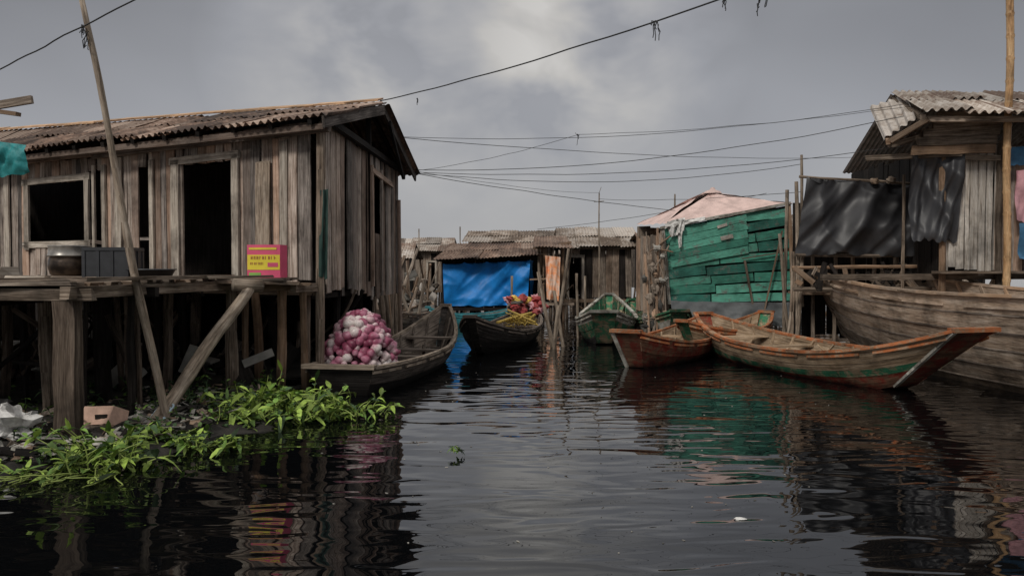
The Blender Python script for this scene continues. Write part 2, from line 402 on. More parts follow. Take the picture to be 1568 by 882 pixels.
cb.box(Rg0+V((0,0,-.14)),Rg1+V((0,0,-.14)),.08,.1,None,1)
cb.box(V((-2.7,12,4.02)),V((-2.45,17.3,3.98)),.1,.1,None,1)
cb.box(V((-2.6,14.5,4.0)),V((-2.6,14.5,4.66)),.09,.09,None,1)
cb.box(V((-2.3,16.9,3.75)),V((-2.25,14.7,4.5)),.09,.05,(1,0,0),1)
cb.build('frame_and_bargeboards',[W_beam,W_dark,W_side],H)
rf=MB()
corr(rf,Ef0,Ef1,Rg1,Rg0,rows=2,sheet=.8,jag=.2,lift=.07,period=.15,amp=.028);corr(rf,Eb0,Eb1,Rg1,Rg0,rows=1,lift=.05,period=.15)
for k in range(16):
    a=Rg0.lerp(Rg1,k/16);c=Rg0.lerp(Rg1,(k+1.05)/16)
    z=.075+R(0,.02)
    rf.box(a+V((0,-.05,z)),c+V((0,-.05,z+R(-.01,.01))),.24,.03,(0,-.35,1),1,jit=.01)
rf.build('corrugated_roof',[M_roofL,M_ridge],H)
st=MB()
for j in range(5):
    for i in range(9):
        p=A+U*(.3+i*1.2+R(-.2,.2))+SD*(j*1.2+R(-.15,.15))
        if i==0: p.x-=.05
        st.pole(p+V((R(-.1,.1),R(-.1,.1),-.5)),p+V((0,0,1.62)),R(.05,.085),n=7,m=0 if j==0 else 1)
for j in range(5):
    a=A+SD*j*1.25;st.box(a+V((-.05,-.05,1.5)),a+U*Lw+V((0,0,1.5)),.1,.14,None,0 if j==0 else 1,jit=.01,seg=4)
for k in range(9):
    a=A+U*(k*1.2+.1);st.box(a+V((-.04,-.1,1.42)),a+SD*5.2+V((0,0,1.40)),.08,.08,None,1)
for k in range(34):
    p=A+U*R(0,8)+SD*R(.2,4.5);q=p+V((R(-1.2,1.2),R(-.6,.6),0))
    st.pole(p+V((0,0,R(0,.5))),q+V((0,0,R(.8,1.5))),R(.02,.045),n=6,m=random.choice((0,1)))
wall(st,A+SD*4.6+V((-.3,0,0)),A+SD*4.6+U*19,-.2,1.5,w=(.15,.4),m=(1,),gapp=.1,skip=.0)  # boards at the back, coloured near-black as a backdrop for the under-house shade
wall(st,V((-13.5,9,0)),V((-13.5,22,0)),-.2,1.6,w=(.2,.4),m=(1,))  # dark board screen added to block the bright gap under the deck
for k in range(10):
    p=A+SD*R(3.,5.1)+V((.05,0,0));st.pole(p+V((R(-.1,.15),0,-.4)),p+V((0,0,1.3)),R(.04,.06))
st.build('stilts',[W_beam,W_dark],H)

# =================================================================== DECK
D=empty('wooden_deck')
dk=MB()
y=8.0
while y<15.2:
    ww=R(.13,.22)
    xr=(-4.48+(y-8)*.13) if y<11.0 else (-3.2 if y<12 else -3.6-(y-12)*1.7)
    xl=-13.5
    x=xr+R(-.02,.08)
    while x>xl:
        L=R(1.8,3.4);x2=max(x-L,xl)
        dk.box((x,y+R(0,.01),DK+R(-.008,.012)),(x2+.01,y+R(0,.02),DK+R(-.008,.012)),ww-.012,.035,None,0,jit=.006,seg=2)
        x=x2
    y+=ww
dk.build('deck_planks',[W_deck],D)
db=MB()
db.box((-4.42,7.85,1.6),(-4.0,11.5,1.6),.12,.12,None,0,jit=.014,seg=7)
db.box((-4.30,7.9,1.73),(-3.98,11.2,1.73),.16,.04,None,1,jit=.014,seg=7)
db.box((-4.2,7.98,1.58),(-9,8.4,1.58),.1,.12,None,0,jit=.014,seg=7)
db.box((-4.0,11.35,1.58),(-3.1,11.5,1.58),.1,.12,None,0,jit=.01,seg=2);db.box((-3.1,11.3,1.56),(-2.9,12.1,1.56),.1,.12,None,0,jit=.01,seg=2)
db.box((-4.1,10.9,1.66),(-3.0,11.2,1.63),.22,.04,None,1,jit=.015,seg=2);db.box((-4.0,11.15,1.65),(-2.9,11.45,1.61),.2,.04,None,1,jit=.015,seg=2)
for yy in (9.2,10.4,11.6): db.box((-4.1,yy,1.57),(-11,yy+.5,1.57),.09,.11,None,2,seg=3)
for xx in (-5.6,-6.8,-8,-9.4): db.box((xx,8.1,1.48),(xx-.2,13,1.48),.09,.09,None,2,seg=3)
for k in range(12):
    x=R(-8,-4.3);yy=R(7.95,11);db.box((x,yy,DK+.04),(x+R(-1.4,1.4),yy+R(-.1,.5),DK+.045+R(0,.02)),R(.06,.2),.03,None,1,jit=.012)
db.build('deck_beams',[W_beam,W_deck,W_dark],D)
dp=MB()
dp.box((-4.50,8.05,-.4),(-4.50,8.05,1.62),.22,.16,(0,-1,0),2,jit=.012,seg=7)
dp.pole((-4.78,8.6,-.4),(-4.8,8.6,1.6),.06,m=0);dp.pole((-4.08,11.55,-.4),(-4.05,11.5,1.6),.1,.085,m=0);dp.pole((-3.98,11.75,-.4),(-3.92,11.7,1.6),.05,m=0)
dp.pole((-3.42,11.75,-.4),(-3.38,11.7,1.62),.07,m=0);dp.pole((-3.0,11.6,-.4),(-3.05,11.6,1.6),.055,m=0)
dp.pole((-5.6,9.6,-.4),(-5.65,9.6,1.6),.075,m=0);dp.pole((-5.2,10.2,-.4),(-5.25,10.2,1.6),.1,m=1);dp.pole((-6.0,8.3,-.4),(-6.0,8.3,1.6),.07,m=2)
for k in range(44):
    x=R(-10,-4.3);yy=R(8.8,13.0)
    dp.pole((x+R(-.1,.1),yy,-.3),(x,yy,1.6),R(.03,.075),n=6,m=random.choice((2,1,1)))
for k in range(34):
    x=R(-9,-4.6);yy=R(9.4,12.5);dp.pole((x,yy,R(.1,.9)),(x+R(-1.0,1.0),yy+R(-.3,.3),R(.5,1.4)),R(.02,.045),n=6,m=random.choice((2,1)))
dp.build('deck_posts',[W_beam,W_dark,W_post],D)
lg=MB();lg.pole((-4.08,8.75,-.05),(-3.55,10.9,1.62),.085,.075,n=10,seg=8,bend=.03);lg.pole((-3.75,10.7,1.62),(-3.45,10.95,1.60),.09,.09,n=8,seg=2);lg.build('log_brace',[W_pole],None,True)
rp=MB()
for k in range(5):
    c=V((-4.03,8.92,.10))+V((.015,.06,.045))*k*.7
    rp.tube([c+V((math.cos(a)*.105,math.sin(a)*.09,math.sin(a+.6)*.05)) for a in [i*math.pi/6 for i in range(13)]],.012,5)
rp.tube([(-4.1,8.84,.1),(-4.2,8.75,.16),(-4.16,8.7,.0),(-4.05,8.68,.05)],.012,5)
rp.build('rope',M_rope,None,True)
pl=MB();pl.pole((-3.88,9.0,-.1),(-4.74,8.85,4.80),.052,.03,n=9,seg=16,bend=.05);pl.build('leaning_wooden_pole',W_pole,None,True)

# =================================================================== deck items
pot=MB();c=(-5.72,10.3,DK+.02)
pot.lathe(c,[(.0,.0),(.16,.01),(.225,.07),(.25,.16),(.245,.24),(.225,.29),(.235,.30)],28,0)
pot.lathe(c,[(.235,.30),(.25,.305),(.26,.29),(.255,.31),(.245,.33),(.24,.42),(.25,.43),(.235,.435),(.225,.40),(.0,.38)],28,1)
pot.build('cooking_pot',[M_pot,M_potrim],None,True)
cr=MB();cx,cy,cz=-5.1,10.2,DK+.02
for (a,bb) in (((-.27,-.2),(.27,-.2)),((.27,-.2),(.27,.2)),((.27,.2),(-.27,.2)),((-.27,.2),(-.27,-.2))):
    cr.box((cx+a[0],cy+a[1],cz+.2),(cx+bb[0],cy+bb[1],cz+.2),.38,.02,(bb[1]-a[1],-(bb[0]-a[0]),0))
    cr.box((cx+a[0]*1.04,cy+a[1]*1.05,cz+.385),(cx+bb[0]*1.04,cy+bb[1]*1.05,cz+.385),.04,.035,(bb[1]-a[1],-(bb[0]-a[0]),0))
    for q in (0,.33,.66): 
        e=V((cx+a[0],cy+a[1],cz)).lerp(V((cx+bb[0],cy+bb[1],cz)),q);cr.box(e+V((0,0,.01)),e+V((0,0,.36)),.04,.045,(bb[1]-a[1],-(bb[0]-a[0]),0))
cr.box((cx-.27,cy,cz+.02),(cx+.27,cy,cz+.02),.4,.02)
cr.build('plastic_crate',M_blackp)
bs=MB();bs.lathe((-4.62,10.2,DK+.02),[(.0,.0),(.22,.0),(.29,.12),(.31,.12),(.30,.135),(.27,.12),(.2,.02),(0,.02)],28);bs.build('basin',M_blackp,None,True)
bs=MB();bs.box((-6.55,9.6,DK+.10),(-6.0,9.5,DK+.10),.3,.16,None,0,jit=.01);bs.box((-6.9,9.9,DK+.06),(-6.3,9.8,DK+.06),.2,.1,None,0,jit=.01);bs.box((-5.9,9.3,DK+.05),(-5.4,9.25,DK+.05),.1,.06,None,0,jit=.01);bs.build('timber_offcuts',W_frame)
bx=empty('detergent_box')
m1=plain('carton_pink',(.74,.10,.20),.5,.15,4);m2=plain('carton_yellow',(.80,.64,.05),.5,.12,4);m3=plain('carton_print',(.35,.06,.05),.5,.1,4);m4=plain('carton_green',(.25,.5,.1),.5)
bxm=MB();o=V((-3.7,11.3,DK+.03));dx=V((1,-.1,0)).normalized();nn=V((-.1,-1,0)).normalized()
bxm.box(o+dx*.24,o+dx*.24+V((0,0,.46)),.48,.26,nn,0)
f=o+nn*.133
bxm.box(f+dx*.24+V((0,0,.11)),f+dx*.24+V((0,0,.32)),.47,.004,nn,1)
def glyph(x,z,h,wd):
    bxm.box(f+nn*.004+dx*x+V((0,0,z)),f+nn*.004+dx*x+V((0,0,z+h)),wd*.3,.002,nn,2)
    if random.random()<.7: bxm.box(f+nn*.005+dx*(x)+V((0,0,z+h*R(.3,.9))),f+nn*.005+dx*(x+wd*.7)+V((0,0,z+h*R(.3,.9))),wd*.22,.002,nn,2)
    if random.random()<.5: bxm.box(f+nn*.006+dx*(x+wd*.6)+V((0,0,z)),f+nn*.006+dx*(x+wd*.6)+V((0,0,z+h)),wd*.25,.002,nn,2)
x=.06
while x<.42: glyph(x,.255,.045,.028);x+=.042
x=.05
while x<.26: glyph(x,.18,.035,.02);x+=.03
bxm.box(f+nn*.004+dx*.30+V((0,0,.18)),f+nn*.004+dx*.45+V((0,0,.18)),.002,.06,V((0,0,1)),0)
bxm.box(f+nn*.002+dx*.03+V((0,0,.405)),f+nn*.002+dx*.43+V((0,0,.405)),.003,.03,V((0,0,1)),1)
bxm.box(f+nn*.002+dx*.03+V((0,0,.05)),f+nn*.002+dx*.2+V((0,0,.05)),.003,.04,V((0,0,1)),3)
bxm.build('carton',[m1,m2,m3,m4],bx)
tc=MB();cloth(tc,(-8.3,11.5,3.78),(-6.95,11.4,3.6),(-6.9,11.4,3.2),(-8.3,11.5,3.1),fold=.15,m=0);tc.build('teal_awning_cloth',M_teal,None,True)
tb=MB();tb.box((-7.5,10.4,3.82),(-6.2,10.35,4.02),.05,.1,None,0);tb.box((-7.5,10.5,4.0),(-6.35,10.3,3.82),.09,.05,None,0);tb.build('roof_beam_ends',W_deck)
gc=MB();cloth(gc,(-2.85,11.86,3.0),(-2.74,11.9,3.02),(-2.76,11.9,1.7),(-2.88,11.86,1.72),8,20,fold=.08,freq=3);gc.build('hanging_green_rag',plain('green_rag',(.02,.055,.045),.8),None,True)

# =================================================================== BANK, RUBBISH, PLANTS
def edge(y):
    P=[(6.8,-5.2),(7.3,-4.2),(8.2,-3.5),(9.2,-3.2),(10.5,-3.1),(11.3,-3.5),(13,-3.7),(20,-4)]
    if y<=P[0][0]: return -7
    for (a,b1),(c1,d1) in zip(P,P[1:]):
        if a<=y<=c1: return b1+(d1-b1)*(y-a)/(c1-a)
    return -4
bk=MB()
def BP(u,v):
    x=-13+u*11;y=6.6+v*12
    d=edge(y)-x;dy=(y-7.0)*1.1+noise.noise(V((x,0,0)))*.6
    k=max(-1,min(1,min(d,dy)/.7))
    return V((x,y,.03+.09*k+noise.noise(V((x*1.5,y*1.5,2)))*.10+noise.noise(V((x*6,y*6,2)))*.04))
bk.grid(BP,110,110);bk.build('mud_bank',M_mud,None,True)
tr=MB()
for k in range(900):
    y=R(7.2,11.5);x=edge(y)-abs(random.gauss(0,1.3))-.05
    s=R(.02,.075)*(1.7 if random.random()<.08 else 1)
    if random.random()<.6: tr.blob((x,y,.08+R(0,.05)),(s*R(.7,1.8),s*R(.7,1.3),s*R(.3,.8)),7,5,.6,m=random.choice((0,0,1,2)))
    else: tr.box((x,y,.1+R(0,.06)),(x+R(-.2,.2),y+R(-.1,.1),.1+R(0,.1)),R(.02,.09),.012,(R(-1,1),R(-1,1),1),random.choice((0,1,2)))
for k in range(70):
    y=R(11.4,13.5);x=R(-8,-3.6);tr.box((x,y,R(.1,.5)),(x+R(-.5,.5),y+R(-.3,.3),R(.1,.7)),R(.1,.3),.03,(R(-1,1),-1,R(-1,1)),random.choice((1,1,0,2)))
tr.build('rubbish_heap',[M_trash,W_dark,W_deck])
wb=MB();wb.blob((-5.15,8.2,.18),(.24,.16,.14),26,18,1.3);wb.blob((-4.95,8.0,.12),(.14,.1,.07),14,10,1.2);wb.blob((-5.45,8.0,.12),(.16,.12,.07),14,10,1.2);wb.build('white_plastic_bag',M_white)
fb=MB();fb.box((-4.66,8.72,.2),(-4.28,8.66,.22),.26,.2,(0,.4,1),0,jit=.02,seg=3);fb.box((-4.5,8.56,.24),(-4.36,8.54,.25),.01,.05,None,1);fb.build('foam_block',[M_brick,W_dark])
def plant(mb,c,n,rad,h,L,w,m=0,ms=1):
    for k in range(n):
        a=R(0,6.28);r=math.sqrt(R(0,1));bx_=V((c[0]+math.cos(a)*r*rad[0],c[1]+math.sin(a)*r*rad[1],.05))
        d=V((R(-1,1),R(-1,1),R(.5,1.6))).normalized();ln=h*R(.3,1.25)
        pts=[bx_]
        for q in range(4):
            d=(d+V((R(-.3,.3),R(-.3,.3),-.22))).normalized();pts.append(pts[-1]+d*ln/3)
        pts=[V((p.x,p.y,max(p.z,.03))) for p in pts]
        mb.tube(pts,[.008,.007,.006,.005,.004],4,ms,False)
        for q in range(1,5):
            for z in range(2 if q<4 else 3):
                if random.random()<.2: continue
                dd=V((R(-1,1),R(-1,1),R(-.2,.8)))
                rr=random.random()
                mb.leaf(pts[q],dd,L*R(.5,1.4),w*R(.6,1.4),R(.1,.9),m if rr<.55 else (2 if rr<.72 else (3 if m==0 else m)))
LM=[M_leafb,M_stem,M_leafd,M_leafm]
pp=MB();plant(pp,(-2.85,9.8),92,(.75,.65),.37,.18,.062);plant(pp,(-2.05,9.8),34,(.5,.22),.2,.15,.048);plant(pp,(-3.2,9.2),16,(.35,.3),.22,.15,.05)
pp.build('water_spinach',LM)
pp=MB();plant(pp,(-3.75,7.25),40,(.40,.38),.28,.16,.058);plant(pp,(-3.15,7.95),20,(.42,.15),.14,.14,.052);plant(pp,(-4.3,6.95),7,(.35,.2),.18,.12,.035);plant(pp,(-3.7,8.1),16,(.3,.3),.2,.13,.05)
for k in range(20):
    p=V((-3.7+R(-.7,.3),7.0,.03));pts=[p]
    d=V((R(-.6,.7),-1,0)).normalized()
    for q in range(6): d=(d+V((R(-.6,.6),0,0))).normalized();pts.append(pts[-1]+d*R(.05,.12)+V((0,0,R(-.01,.02))))
    pp.tube([V((q.x,q.y,max(.01,q.z))) for q in pts],.006,4,1,False)
pp.build('water_spinach',LM)
pp=MB();
for k in range(620):
    y=R(7.3,12);x=edge(y)-abs(random.gauss(0,1.5));plant(pp,(x,y),1,(.1,.1),R(.08,.26),.085,.042,m=0 if random.random()<.8 else 3)
pp.build('undergrowth',[M_leafd,M_leafd,M_leafd,M_leafm])
pp=MB();plant(pp,(-.52,7.75),5,(.08,.06),.05,.05,.025);pp.build('floating_weed',[M_leafm,M_stem,M_leafd,M_leafd])
pp=MB();pp.blob((1.68,5.82,.004),(.05,.028,.008),12,6,.4)
for k in range(70):
    y=R(4.5,14);x=R(-.25,.4)*y;pp.blob((x,y,.002),(R(.006,.018),R(.004,.01),.004),6,4,.5,m=1)
pp.build('floating_litter',[M_white,M_trash])

# =================================================================== BOATS
def boat(name,bow,stern,B,gm,gb,gs,wb,ws,mats,mi=(0,0,1,2),rb=.5,rs=.4,chine=.6,ribs=9,thw=(.3,.5,.72),p=2.4,railw=.07,inm=3,railm=4,bilge=.04,bulge=.05,ribm=None,edgeb=None,tcol=2,lap=.008,junk=0):
    E=empty(name);bow=V((bow[0],bow[1],0));stern=V((stern[0],stern[1],0));a=stern-bow;L=a.length;a.normalize();sd=V((a.y,-a.x,0))
    dk_=-.14;ribm=inm if ribm is None else ribm
    def pt(s,v,sg,ins=0,zb=None):
        e=1-2*s;we=wb if e>0 else ws
        g=gm+(gb-gm)*max(e,0)**2.3+(gs-gm)*max(-e,0)**2.3
        bot=(dk_+.22*gb*max(e,0)**5+.22*gs*max(-e,0)**5) if zb is None else zb
        w=we+(B/2-we)*(1-abs(e)**p)
        wv=w*(1-v)+w*chine*v+bulge*math.sin(math.pi*v)*(1-abs(e)**3)*B
        x=(s*L)*(1-v)+(rb+s*(L-rb-rs))*v
        z=g*(1-v)+bot*v
        return bow+a*(x+(ins if s<.5 else -ins)*(abs(e)**6))+sd*sg*max(wv-ins,.01)+V((0,0,z))
    n=28;h=MB();ns=len(mi)
    for sg in (-1,1):
        for j in range(ns):
            v0=j/ns;v1=(j+1)/ns;o=-lap*(j%2)
            h.grid(lambda u,v,v0=v0,v1=v1,sg=sg,o=o:pt(u,v0+(v1-v0)*v,sg,o),n,2,mi[j],L,B/ns/2)
            if lap>.01 and j:
                for i in range(n): h.box(pt(i/n,v0,sg,-lap-.004),pt((i+1)/n,v0,sg,-lap-.004),.022,.012,sd*sg,1)
    h.grid(lambda u,v:pt(u,1,-1).lerp(pt(u,1,1),v),n,1,mi[-1],L,B)
    for s in (0,1):
        h.grid(lambda u,v,s=s:pt(s,v,-1).lerp(pt(s,v,1),u),2,6,tcol,.5,.5)
    if edgeb is not None:
        for i in range(8): h.box(pt(0,i/8,-1)-a*.012,pt(0,(i+1)/8,-1)-a*.012,.07,.035,-a-V((0,0,.3)),edgeb)
    h.build('hull',mats,E)
    q=MB();vi=.86
    for sg in (-1,1): q.grid(lambda u,v,sg=sg:pt(.012+u*.976,v*vi,sg,.035,.02),n,4,inm,L,.5)
    q.grid(lambda u,v:pt(.012+u*.976,vi,-1,.035,.02).lerp(pt(.012+u*.976,vi,1,.035,.02),v)+V((0,0,bilge)),n,1,inm,L,B)
    q.build('inner_planking',mats,E)
    g=MB()
    for sg in (-1,1):
        for i in range(n):
            p0=pt(i/n,0,sg)+V((0,0,.02));p1=pt((i+1)/n,0,sg)+V((0,0,.02));g.box(p0,p1+(p1-p0)*.06,railw,.045,(0,0,1),railm,jit=.003)
        for i in range(n): 
            if i%5!=4 and railw>.05:
                p0=pt(i/n,.10,sg,-.02);p1=pt((i+1)/n,.10,sg,-.02);g.box(p0,p1+(p1-p0)*.05,.04,.025,sd*sg,railm)
    for s,w in ((0,wb),(1,ws)):
        k=pt(s,0,-1)+V((0,0,.03));l=pt(s,0,1)+V((0,0,.03));g.box(k-(l-k).normalized()*.04,l+(l-k).normalized()*.04,.14,.06,(0,0,1),railm)
    g.build('gunwale',mats,E)
    r=MB()
    for i in range(ribs):
        s=.08+.84*i/(ribs-1)
        for sg in (-1,1):
            pts=[pt(s,v*vi,sg,.055,.02) for v in (.0,.25,.5,.75,1.0)]
            for k in range(4): r.box(pts[k],pts[k+1],.05,.035,sd,ribm)
        k=pt(s,vi,-1,.05,.02);l=pt(s,vi,1,.05,.02);r.box(k+V((0,0,.07)),l+V((0,0,.07)),.05,.04,(0,0,1),ribm)
    for s in thw:
        k=pt(s,.22,-1,.04,.02);l=pt(s,.22,1,.04,.02);r.box(k,l,.24,.035,(0,0,1),ribm,jit=.006)
    for k in range(junk):
        s=R(.25,.85);c=pt(s,.7,-1,.1,.02).lerp(pt(s,.7,1,.1,.02),R(.2,.8));r.pole(c+V((0,0,.08)),c+a*R(-.9,.9)+V((0,0,R(.1,.35))),R(.015,.04),n=5,m=ribm)
    r.build('ribs_and_thwarts',mats,E)
    return E,pt
W_dkin=wood('boat_inside',(.04,.032,.026),(.17,.135,.11),(.36,.30,.25),var=(.7,1.3))
W_dkhull=wood('canoe_hull',(.02,.016,.014),(.09,.073,.06),(.19,.16,.14),var=(.7,1.3),wet=True,wl=.2)
boat('wooden_canoe',(-2.45,11.25),(-1.45,17.4),1.42,.36,.42,1.0,.50,.08,[W_dkhull,W_dkhull,W_dkboat,W_dkin,W_pole],mi=(0,0,2,2),rb=.3,rs=.7,thw=(.45,.62,.8),ribs=11,junk=4)
on=MB();oc=V((-2.35,12.35,.28))
on.blob(oc+V((0,0,.36)),(.41,.38,.47),20,14,.05,1)
n=230
for k in range(n):
    z=(k+.5)/n;ph=k*2.39996
    zz=z**.9;rr_=math.sqrt(max(0,1-zz**2.2))*.47*(1+.10*math.sin(ph*2+zz*5))
    p=oc+V((math.cos(ph)*rr_*1.04,math.sin(ph)*rr_*.95,zz*.88-.02))+V((R(-.035,.035),R(-.035,.035),R(-.03,.03)))
    rad=R(.046,.092)
    rot=Matrix.Rotation(R(-1.5,1.5),3,'X')@Matrix.Rotation(R(-1.5,1.5),3,'Y')
    on.blob(p,(rad,rad*R(.85,1),rad*R(.85,1.05)),10,8,.10,0,tip=.3,rot=rot)
on.build('onion_pile',[M_on,M_core],None,True)
boat('wooden_canoe',(-.86,16.3),(.48,22.5),1.5,.36,.82,.66,.10,.2,[W_dkboat,W_dkboat,W_dkboat,W_dkin,W_dkin],rb=.75,ribs=9,junk=4)
yn=MB()
for k in range(14):
    c=V((.2+R(-.2,.2),20+R(-.9,.9),.48));pts=[c+V((R(-.3,.3),R(-.4,.4),R(-.1,.2))) for _ in range(5)];yn.tube(pts,.016,5)
yn.pole((-.35,18.8,.55),(.5,20.6,.68),.035,n=6);yn.pole((.55,18.9,.55),(-.1,20.6,.75),.03,n=6)
yn.build('yellow_fishing_rope',M_yellow,None,True)
rc=MB()
for k in range(44): rc.blob((.35+R(-.5,.5),22.4+R(-.6,.5),.62+R(0,.42)),(R(.07,.17),R(.08,.16),R(.05,.12)),8,6,.7,m=random.choice((0,0,0,3,1,2)))
rc.build('cargo_bundles',[M_redcl,M_yellow,M_trash,M_pink])
boat('painted_canoe',(-2.6,24.6),(.2,25.6),.9,.35,.6,.6,.08,.08,[M_turq,M_turq,W_dkboat,W_dkin,M_turq],rb=.4,ribs=5)
boat('painted_canoe',(2.15,18.6),(3.05,25.0),1.6,.48,.80,1.0,.30,.12,[P_white,P_green,W_dkboat,P_green,P_white],mi=(0,1,1,2),rb=.5,ribs=9,tcol=1,thw=(.35,.6),junk=3,railw=.09)
boat('painted_canoe',(4.0,19.0),(3.7,24.6),1.45,.45,.80,.85,.2,.1,[P_green,P_white,W_dkboat,P_green,P_green],mi=(0,1,0,2),rb=.5,ribs=7,tcol=0,junk=3,railw=.09)
boat('painted_canoe',(2.05,14.3),(4.6,18.6),1.5,.38,.68,.72,.26,.15,[P_red,P_red,P_red,W_boat,P_orange,P_white],mi=(0,0,0,1),rb=.45,ribs=9,edgeb=5,junk=4)
boat('painted_canoe',(3.6,16.8),(6.2,19.4),1.2,.45,.70,.75,.14,.15,[P_orange,W_boat,P_green,W_boat,P_orange],mi=(0,1,1,2),rb=.45,ribs=8)
boat('painted_wooden_boat',(6.25,10.75),(4.3,17.9),1.75,.42,.98,.80,.34,.18,[W_boat,P_green,P_red,W_boat,P_orange,P_white],mi=(0,0,0,1,2,2),rb=1.25,rs=.5,ribs=12,edgeb=5,thw=(.28,.45,.62,.8),railw=.095,junk=3,chine=.55)
boat('large_wooden_boat',(9.15,5.0),(7.25,19.9),2.5,1.42,1.95,2.25,.5,.16,[W_bigboat,W_dkin,W_bigboat,W_bigboat,W_bigboat],mi=(0,0,0,0,0,0),rb=1,rs=2.2,ribs=22,chine=.55,railw=.12,thw=(.35,.5,.65,.8),bilge=.5,bulge=.05,tcol=0,p=2.8,lap=.014,junk=6)
boat('painted_canoe',(-3.6,23),(-3.0,29),1.0,.35,.6,.6,.08,.08,[W_far,W_far,W_dkboat,W_dkin,W_far],ribs=5)

ms=MB()
ms.pole((1.05,18.4,-.5),(.62,18.8,1.75),.055,.04,n=7);ms.pole((.92,18.6,-.5),(1.35,19.0,2.3),.05,.035,n=7);ms.pole((1.25,18.5,-.5),(1.0,18.9,1.3),.045,n=7)
ms.pole((.9,18.0,-.5),(1.05,18.1,1.0),.04,n=7)
ms.build('mooring_stakes',W_pole,None,True)
ms=MB()
for (x,yy,z,dx_) in ((-.1,24,1.6,.1),(1.75,21,1.7,-.05),(5.9,17.3,2.0,.35),(6.2,17.6,2.6,-.3),(4.6,20.5,1.6,.05),(2.2,24,1.6,0)):
    ms.pole((x,yy,-.4),(x+dx_,yy,z),.035,n=6)
ms.build('mooring_stakes',W_pole,None,True)

# =================================================================== BLUE HUT
E=empty('blue_tarpaulin_hut')
q=MB()
x0,x1=-2.35,.62;yf=27
cloth(q,(x0,yf,2.0),(x1,yf,2.12),(x1-.1,yf,.6),(x0+.05,yf,.52),80,40,fold=.30,freq=2.8,sagm=.12)
cloth(q,(x1,yf,2.1),(x1+.15,yf+2.6,2.1),(x1+.1,yf+2.6,.6),(x1-.1,yf,.6),20,20,fold=.15)
q.build('tarpaulin',M_blue,E,True)
q=MB();wall(q,(x0,yf+.35),(x1,yf+.35),.4,2.2,w=(.3,.4));wall(q,(x0,yf+2.7),(x1,yf+2.7),.4,2.2,w=(.3,.4));wall(q,(x0,yf+.2),(x0,yf+2.7),.4,2.2,w=(.3,.4))
for k in range(7): 
    for j in (0,2.6): q.pole((x0+k*.48,yf+.1+j,-.4),(x0+k*.48,yf+.1+j,2.1 if k in(0,6) else .5),.05,n=6)
q.box((x0-.2,yf-.1,.45),(x1+.2,yf-.1,.45),.12,.1);q.box((x0-.2,yf-.05,2.1),(x1+.2,yf-.05,2.2),.1,.1)
q.build('frame',[W_dark],E)
q=MB();corr(q,(x0-.2,yf-.35,2.12),(x1+.3,yf-.35,2.28),(x1+.25,yf+1.6,2.72),(x0+.3,yf+1.6,2.66),sheet=.7,rows=2,jag=.2,lift=.08);corr(q,(x0-.2,yf+3.1,2.2),(x1+.3,yf+3.1,2.2),(x1+.25,yf+1.6,2.72),(x0+.3,yf+1.6,2.66));q.build('roof',M_roofL,E)

def shack(name,x0,x1,yf,dep,zf,ze,zr,roofm,wallm,ops=(),back=True,pw=(.18,.3),tilt=0.0,ridge=.5,over=.35,hip=0.0):
    E=empty(name);q=MB()
    wall(q,(x0,yf),(x1,yf+tilt),zf,ze,ops=ops,w=pw,m=(0,0,1,3),gapp=.2,jagt=.05,jagb=.1)
    wall(q,(x1,yf+tilt),(x1+.1,yf+dep),zf,ze+.1,w=pw,m=(0,1),gapp=.2);wall(q,(x0,yf),(x0,yf+dep),zf,ze+.1,w=pw,m=(0,1),gapp=.2)
    wall(q,(x0,yf+dep),(x1,yf+dep),zf,ze,w=(.35,.5),m=(1,))
    q.quad((x0,yf,zf+.03),(x1,yf,zf+.03),(x1,yf+dep,zf+.03),(x0,yf+dep,zf+.03),1)
    for (a,b_,za,zb) in ops:
        q.box((x0+a-.04,yf-.04,max(za,zf)),(x0+a-.04,yf-.04,zb+.05),.09,.04,(0,-1,0),2);q.box((x0+b_+.04,yf-.04,max(za,zf)),(x0+b_+.04,yf-.04,zb+.05),.09,.04,(0,-1,0),2)
        q.box((x0+a-.1,yf-.045,zb+.05),(x0+b_+.1,yf-.045,zb+.05),.09,.04,(0,-1,0),2)
    q.build('walls',[wallm,W_dark,W_frame,W_side],E)
    s=MB();n=max(3,int((x1-x0)/.8))
    for i in range(n+1):
        for j in range(3): s.pole((x0+(x1-x0)*i/n+R(-.15,.15),yf+dep*j/2+R(-.1,.1),-.4),(x0+(x1-x0)*i/n,yf+dep*j/2,zf),R(.04,.07),n=6)
    s.box((x0-.3,yf-.1,zf-.06),(x1+.3,yf-.1+tilt,zf-.06),.12,.12);s.box((x0-.2,yf-.15,ze-.02),(x1+.2,yf-.15+tilt,ze-.02),.1,.08)
    for k in range(5): s.pole((R(x0,x1),yf-.2,-.3),(R(x0,x1),yf-.1,zf),.03,n=6)
    s.build('stilts',[W_beam],E)
    r=MB();ry=yf+dep*ridge
    corr(r,(x0-over,yf-.4,ze+.03),(x1+over,yf-.4+tilt,ze+.03),(x1+over*.7-hip,ry,zr),(x0-over*.7+hip,ry,zr),rows=2,lift=.07,jag=.2,samp=5)
    corr(r,(x0-over,yf+dep+.4,ze),(x1+over,yf+dep+.4,ze),(x1+over*.7-hip,ry,zr),(x0-over*.7+hip,ry,zr),lift=.04,samp=4)
    r.build('roof',roofm,E);return E
shack('plank_shack',1.9,4.2,28,3.2,.75,2.55,3.3,M_roofG,W_far,ops=[(.1,.55,.7,2.2)])
shack('plank_shack',-1.4,1.7,29.5,3.2,.7,2.75,3.25,M_roofG,W_far)
q=MB()
for (x,z) in ((.9,2.7),(1.3,2.6),(1.75,2.6),(.95,1.6)): q.pole((x,27.0,-.4),(x+R(-.05,.05),27.0,z),.05,n=6)
